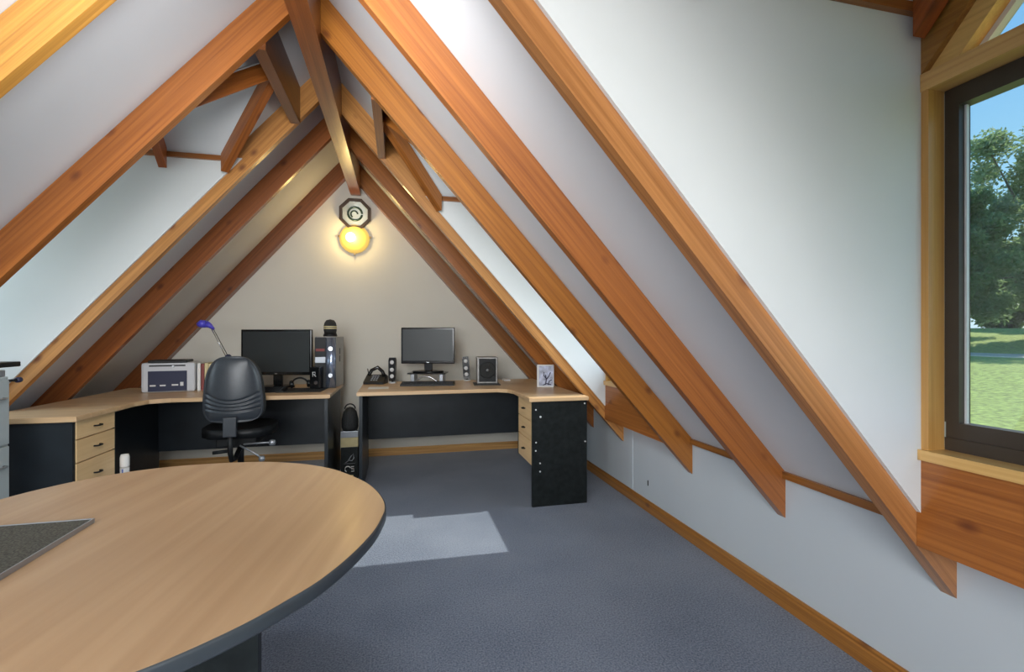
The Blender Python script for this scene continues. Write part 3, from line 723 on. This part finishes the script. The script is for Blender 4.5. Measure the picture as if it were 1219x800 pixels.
for s_ in (-1, 1): obj('ear_cup', G().lathe([(.012, -.016), (.026, -.012), (.03, 0), (.026, .012), (.01, .016)], 20, Matrix.Translation((s_ * .062, 0, .031)) @ Matrix.Rotation(R(90), 4, 'Y')), M['gloss'], t_)
obj('cup_plate', G().cyl((.079, 0, .031), (.082, 0, .031), .014, seg=16), M['chrome'], t_)
t_ = thing('desk_mat', 'dark mat under the headphones on the left desk', 'mat', (-.70, 3.80, .7302), R(-4))
obj('surface', G().box(-.16, .15, -.12, .16, 0, .0045, bev=.0015), M['mesh_black'], t_)
# headphones, small box rest on mat top
# printer
t_ = thing('laser_printer', 'white laser printer with a navy front panel on the left desk', 'printer', (-1.638, 3.925, .7302), R(9))
obj('body', G().box(-.165, .165, 0, .27, 0, .215, bev=.018), M['printer'], t_)
obj('front_panel', G().box(-.122, .115, -.005, .0, .008, .155, bev=.002), M['navy'], t_)
obj('top_tray', G().box(-.125, .115, .005, .20, .212, .232, bev=.006), M['plastic'], t_)
obj('top_edge', G().box(-.115, .105, -.003, 0, .188, .198), M['plastic'], t_)
obj('badge', G().cyl((.03, -.001, .186), (.03, -.005, .186), .009, seg=14), M['steel'], t_)
for x0, x1, z in ((-.110, -.075, .045), (-.050, -.015, .045), (.022, .062, .047)): obj('tray_label', G().box(x0, x1, -.0062, -.005, z, z + .010), M['paper'], t_, label='pale printed line')
obj('power_button', G().box(.074, .094, -.0075, -.005, .044, .072), M['white'], t_)
# books
bk = [(-1.461, .020, .205, 'paper', 'white upright folder right of the printer'), (-1.437, .020, .200, 'red', 'dark red book between the white and cream folders'), (-1.414, .022, .205, 'cream', 'cream folder right of the dark red book'), (-1.389, .024, .20, 'cream', 'cream folder half hidden behind the office chair')]
for x, w_, h_, mm, lb in bk:
    q = x + 1.461 + .008; rr = R(9)
    t_ = thing('book', lb, 'book', (-1.475 + q * math.cos(rr) - .03 * .156, 3.951 + q * math.sin(rr) + .03, .7302), rr, 'books beside the printer')
    g = G().box(0, .0022, 0, .20, 0, h_); g.box(w_ - .0022, w_, 0, .20, 0, h_); g.box(.0022, w_ - .0022, 0, .003, 0, h_); obj('cover', g, M[mm], t_)
    obj('pages', G().box(.0022, w_ - .0022, .003, .196, .003, h_ - .004), M['paper'], t_)
# lamp
t_ = thing('desk_lamp', 'slim desk lamp with a blue head rising behind the office chair', 'lamp', (-1.235, 3.91, .7302))
obj('base', G().lathe([(.07, 0), (.07, .012), (.055, .02), (.001, .024)], 28), M['plastic'], t_)
obj('lower_arm', G().tube([(0, 0, .02), (0, 0, .245)], .008, 10), M['chrome'], t_)
obj('joint', G().lathe([(.001, -.018), (.02, -.012), (.024, 0), (.02, .012), (.001, .018)], 18, Matrix.Translation((-.005, 0, .25)) @ Matrix.Rotation(R(90), 4, 'X')), M['navy'], t_)
for s_ in (-1, 1): obj('arm_rod', G().tube([(-.01 + s_ * .008, 0, .25), (-.112 + s_ * .006, 0, .465)], .0028, 8), M['chrome'] if s_ < 0 else M['plastic'], t_)
g = G().tube([(-.10, 0, .46), (-.125, 0, .485), (-.15, 0, .498)], [.008, .018, .026], 12); g.tube([(-.15, 0, .498), (-.185, 0, .50), (-.21, 0, .492)], [.026, .030, .014], 14)
obj('lamp_head', g, M['blue'], t_)
# filing cabinet in the left dormer bay
t_ = thing('filing_cabinet', 'pale grey steel filing cabinet at the left edge of the picture', 'cabinet', (0, 0, 0))
obj('carcass', G().box(-2.03, -1.742, 2.35, 2.636, 0, .955, bev=.004), M['cabinet'], t_)
for z0, z1 in ((.04, .335), (.345, .64), (.65, .94)):
    d = obj('drawer', G().box(-1.742, -1.724, 2.36, 2.615, z0, z1, bev=.003), M['cabinet'], t_)
    handle(d, (-1.724, 2.535, z0 + .21), (1, 0, 0), .09, 'steel')
t_ = thing('office_gadget', 'black flat-topped device on the filing cabinet', 'device', (-1.83, 2.56, .9552))
obj('body', G().box(-.10, .082, -.15, .07, 0, .03, bev=.004), M['steel'], t_); obj('top_plate', G().box(-.12, .098, -.16, .135, .042, .066, bev=.004), M['plastic'], t_)
obj('stem', G().box(-.05, .06, -.1, .05, .03, .042), M['plastic'], t_)
t_ = thing('lock_knob', 'small dark knob sticking out beside the filing cabinet top', 'knob', (-1.742, 2.6362, .935))
obj('shaft', G().cyl((0, 0, 0), (.01, .03, 0), .006, seg=12), M['plastic'], t_); obj('knob', G().lathe([(.008, 0), (.013, .006), (.013, .022), (.006, .028)], 16, Matrix.Translation((.01, .03, 0)) @ Matrix.Rotation(R(-90), 4, 'X')), M['navy'], t_)
# ------------------------------------------------------------------ under the desks
t_ = thing('component_box', 'black carton with white emblem standing on the carpet between the two desks', 'box', (-.383, 3.93, 0))
obj('carton', G().box(-.066, .066, 0, .28, 0, .258, bev=.003), M['black_panel'], t_)
g = G().tube([(-.03, -.0015, .135), (-.01, -.0015, .150), (.012, -.0015, .185), (.03, -.0015, .205), (.034, -.0015, .17), (.02, -.0015, .15), (-.005, -.0015, .155)], .004, 6)
g.tube([(-.042, -.0015, .128), (.042, -.0015, .128)], .0018, 6)
obj('emblem', g, M['steel'], t_, label='slanted silver emblem over a thin line')
g = G().tube([(-.012 + .022 * math.cos(a), -.0015, .085 + .022 * math.sin(a)) for a in [math.radians(20 + 28 * i) for i in range(9)]], .0042, 6)
g.tube([(.034, -.0015, .103), (.014, -.0015, .103), (.016, -.0015, .086), (.034, -.0015, .084), (.034, -.0015, .066), (.014, -.0015, .066)], .0038, 6)
obj('lettering', g, M['paper'], t_, label='white stylised letters')
obj('sticker', G().box(.004, .03, -.001, 0, .02, .036), M['card'], t_, label='yellow sticker')
t_ = thing('carton', 'flat cream cardboard carton on top of the black carton between the desks', 'box', (-.383, 3.93, .2585))
obj('body', G().box(-.066, .066, 0, .26, 0, .075, bev=.002), M['card'], t_); obj('lid', G().box(-.067, .067, -.001, .261, .0755, .125, bev=.002), M['steel'], t_, label='grey-brown upper lid')
t_ = thing('mesh_bag', 'black rounded mesh bag on top of the stacked cartons between the desks', 'bag', (-.383, 3.98, .3842))
obj('body', G().lathe([(.055, 0), (.064, .03), (.064, .09), (.05, .15), (.025, .18), (.001, .188)], 24), M['mesh_black'], t_); obj('handle', G().tube([(.04 * math.cos(a), 0, .17 + .04 * math.sin(a)) for a in [math.pi * i / 10 for i in range(11)]], .005, 8), M['plastic'], t_)
t_ = thing('cardboard_tube', 'white capped tube with a blue stripe standing beside the pale drawers of the left desk', 'tube', (-1.585, 3.255, 0))
obj('tube', G().cyl((0, 0, 0), (0, 0, .36), .023, seg=20), M['white'], t_); obj('cap', G().lathe([(.022, .362), (.0235, .37), (.0235, .42), (.019, .437), (.001, .44)], 20), M['paper'], t_)
obj('stripe', G().box(-.004, .004, -.0245, -.0225, .05, .355), M['label_blue'], t_, label='blue stripe')
tag(obj('small_box', G().box(-1.53, -1.46, 3.40, 3.46, 0, .30, bev=.003), M['card']), 'small pale box standing under the left desk beside the white tube', 'box') if False else None
t_ = thing('cable_box', 'white cable box on the floor under the left desk near its right panel', 'box', (-.70, 3.98, 0))
obj('body', G().box(-.13, .14, 0, .07, 0, .035, bev=.003), M['white'], t_)
obj('plug', G().box(-.175, -.132, .01, .05, 0, .03, bev=.004), M['plastic'], t_)

# ------------------------------------------------------------------ back wall: mirror and lamp
t_ = thing('octagonal_mirror', 'dark framed octagonal mirror high on the back wall under the ridge', 'mirror', (-.40, YB, 2.283))
def octa(r_, y): return [(r_ * math.cos(R(22.5 + 45 * i)), y, r_ * math.sin(R(22.5 + 45 * i))) for i in range(8)]
g = G(); a, b = octa(.152, -.045), octa(.122, -.045); a2, b2 = octa(.152, -.02), octa(.122, -.02); k = len(g.v)
g.add(a + b + a2 + b2, [[i, (i + 1) % 8, 8 + (i + 1) % 8, 8 + i] for i in range(8)] + [[i + 16, i, (i + 1) % 8, (i + 1) % 8 + 16][::-1] for i in range(8)] + [[i + 8, i + 24, (i + 1) % 8 + 24, (i + 1) % 8 + 8][::-1] for i in range(8)] + [[16 + i, 24 + i, 24 + (i + 1) % 8, 16 + (i + 1) % 8] for i in range(8)])
obj('frame', g, M['frame_dark'], t_)
obj('backing', G().prism(octa(.124, -.02), (0, .02, 0)), M['frame_dark'], t_)
obj('mirror_glass', G().prism(octa(.1215, -.030), (0, .009, 0)), M['mirror'], t_)
rt = Matrix.Translation((0, -.030, 0)) @ Matrix.Rotation(R(90), 4, 'X')
g = G(); N_ = 40
for rr, ww, off in ((.062, .010, (0, 0)), (.030, .007, (-.008, -.004))):
    g.tube([(off[0] + rr * math.cos(2 * math.pi * i / N_), -.033, off[1] + rr * math.sin(2 * math.pi * i / N_)) for i in range(N_ if rr > .05 else 28)], ww, 8)
obj('reflection_ring', g, M['swirl'], t_, label='dark green ring imitating a reflection in the glass')  # grey-green reflection in the mirror, modelled as dark green rings
t_ = thing('wall_light', 'round amber glass wall light glowing below the octagonal mirror', 'lamp', (-.405, YB, 2.05))
ry = Matrix.Rotation(R(90), 4, 'X')
obj('backplate', G().lathe([(.12, 0), (.12, .012), (.10, .018)], 32, ry), M['gold'], t_)
obj('glass_shade', G().lathe([(.135, .02), (.132, .03), (.10, .052), (.05, .068), (.001, .074)], 36, ry), M['lamp_glass'], t_)
obj('bulb_glow', G().lathe([(.048, .066), (.035, .078), (.001, .084)], 24, Matrix.Translation((-.03, 0, .005)) @ ry), M['lamp_bulb'], t_, label='bright spot over the bulb')
for a in (8, 172, 270):
    c0 = Vector((.142 * math.cos(R(a)), 0, .142 * math.sin(R(a)))); obj('clip', G().cyl(c0, c0 + Vector((0, -.03, 0)), .009, seg=12), M['gold'], t_)
lo = light('POINT', 'wall_light_glow', (-.42, YB - .14, 2.06), (0, 0, 0), 4, (1, .72, .30), shadow_soft_size=.05)

# ------------------------------------------------------------------ outside
def terrain(x, y):
    r_ = .874 * x + .486 * y
    def ss(a, b, v): v = max(0, min(1, (v - a) / (b - a))); return v * v * (3 - 2 * v)
    return -2.9 + 2.0 * ss(30, 66, r_) + 3.4 * ss(60, 112, r_) + .12 * math.sin(x * .31) * math.cos(y * .23)
g = G(); NX, NY = 70, 80; X0, X1, Y0_, Y1_ = 4, 200, -70, 150
for j in range(NY + 1):
    for i in range(NX + 1):
        x = X0 + (X1 - X0) * i / NX; y = Y0_ + (Y1_ - Y0_) * j / NY; g.v.append(Vector((x, y, terrain(x, y))))
for j in range(NY):
    for i in range(NX):
        a = j * (NX + 1) + i; g.f.append([a, a + 1, a + NX + 2, a + NX + 1]); g.sm.append(True)
struct('ground_lawn', g, M['grass'])
g = G().box(-200, 3.9, -150, 150, -3.0, -2.9); struct('ground_yard', g, M['grass'])
dv = Vector((.874, .486, 0)); pv = Vector((-.486, .874, 0))
g = G()
for i in range(41):
    q = dv * 66 + pv * (-40 + 2 * i)
    for a in (-1.6, 1.6):
        p = q + dv * a; g.v.append(Vector((p.x, p.y, terrain(p.x, p.y) + .10)))
for i in range(40): g.f.append([2 * i, 2 * i + 2, 2 * i + 3, 2 * i + 1]); g.sm.append(True)
n0 = len(g.v); g.v += [v - Vector((0, 0, .12)) for v in g.v]
for i in range(40):
    for a in (0, 1): g.f.append([2 * i + a, 2 * i + 2 + a, n0 + 2 * i + 2 + a, n0 + 2 * i + a]); g.sm.append(False)
tag(obj('gravel_path', g, M['gravel']), 'pale gravel path crossing the lawn outside the window', 'path')
def tree(label, r_, lat, h_, spread, nl, lm, leaf=.24, low=.28, lean=.0):
    p = dv * r_ + pv * lat; z = terrain(p.x, p.y)
    t_ = thing('tree', label, 'tree', (p.x, p.y, z), 0)
    rnd = random.Random(int(r_ * 10 + lat * 7 + h_))
    g = G(); top = Vector((lean * h_, .3 * lean * h_, h_ * .72))
    g.tube([(0, 0, -.4), tuple(top * .33), tuple(top * .66 + Vector((.2, .1, 0))), tuple(top)], [h_ * .020, h_ * .014, h_ * .009, h_ * .004], 10); obj('trunk', g, M['bark'], t_)
    cl = []
    for i in range(64):
        a = rnd.uniform(0, 2 * math.pi); hz = rnd.uniform(low, 1); rad = spread * math.sqrt(rnd.random()) * (1 - .55 * max(0, hz - .6) / .4) * (.65 + .35 * min(1, (hz - low) / .2 + .3))
        cl.append((Vector((rad * math.cos(a), rad * math.sin(a), hz * h_)) + Vector((lean * h_ * hz, 0, 0)), rnd.uniform(.55, 1.15) * spread * .26))
    for c_, rr in cl[:9]:
        s0 = top * rnd.uniform(.3, .75); obj('branch', G().tube([tuple(s0), tuple(s0.lerp(c_, .5) + Vector((0, 0, .3))), tuple(c_)], [h_ * .007, h_ * .005, h_ * .002], 6), M['bark'], t_)
    V = []; F = []
    for i in range(nl):
        c_, rr = cl[rnd.randrange(len(cl))]
        q = Vector((rnd.gauss(0, 1), rnd.gauss(0, 1), rnd.gauss(0, 1) * .75)); q = q.normalized() * rr * rnd.random() ** .45
        o_ = c_ + q; u = Vector((rnd.uniform(-1, 1), rnd.uniform(-1, 1), rnd.uniform(-1, .3))).normalized() * leaf * rnd.uniform(.7, 1.3); v = u.cross(Vector((rnd.uniform(-1, 1), rnd.uniform(-1, 1), rnd.uniform(-1, 1)))).normalized() * leaf * .45
        k_ = len(V); V += [tuple(o_ - u), tuple(o_ + v), tuple(o_ + u), tuple(o_ - v)]; F.append((k_, k_ + 1, k_ + 2, k_ + 3))
    me = bpy.data.meshes.new('foliage'); me.from_pydata(V, [], F); me.materials.append(lm)
    o_ = bpy.data.objects.new('foliage', me); col.objects.link(o_); o_.parent = t_; o_['kind'] = 'stuff'
tree('tall dark green tree beyond the lawn at the left edge of the window view', 72, 5.9, 17, 5.5, 24000, M['leaf'], .28, .22, lean=.05)
tree('tall grey-green airy tree beyond the lawn in the middle of the window view', 84, -.8, 26, 8.5, 24000, M['leaf_pale'], .30, .14)
tree('dark green tree beyond the lawn at the right of the window view', 78, -6.5, 20, 7.0, 22000, M['leaf'], .26, .12, lean=-.03)
tree('low dense dark tree behind the path on the left', 108, 14, 15, 6.5, 18000, M['leaf'], .40, .01)
tree('low dense dark tree behind the path in the middle', 112, 1.5, 16, 7, 20000, M['leaf'], .40, .01)
tree('low dense dark tree behind the path on the right', 110, -8, 15, 7.5, 16000, M['leaf'], .40, .01)
tree('small round dark shrub on the lawn near the path', 60, 4.6, 3.2, 1.3, 1500, M['leaf'], .14, .15)
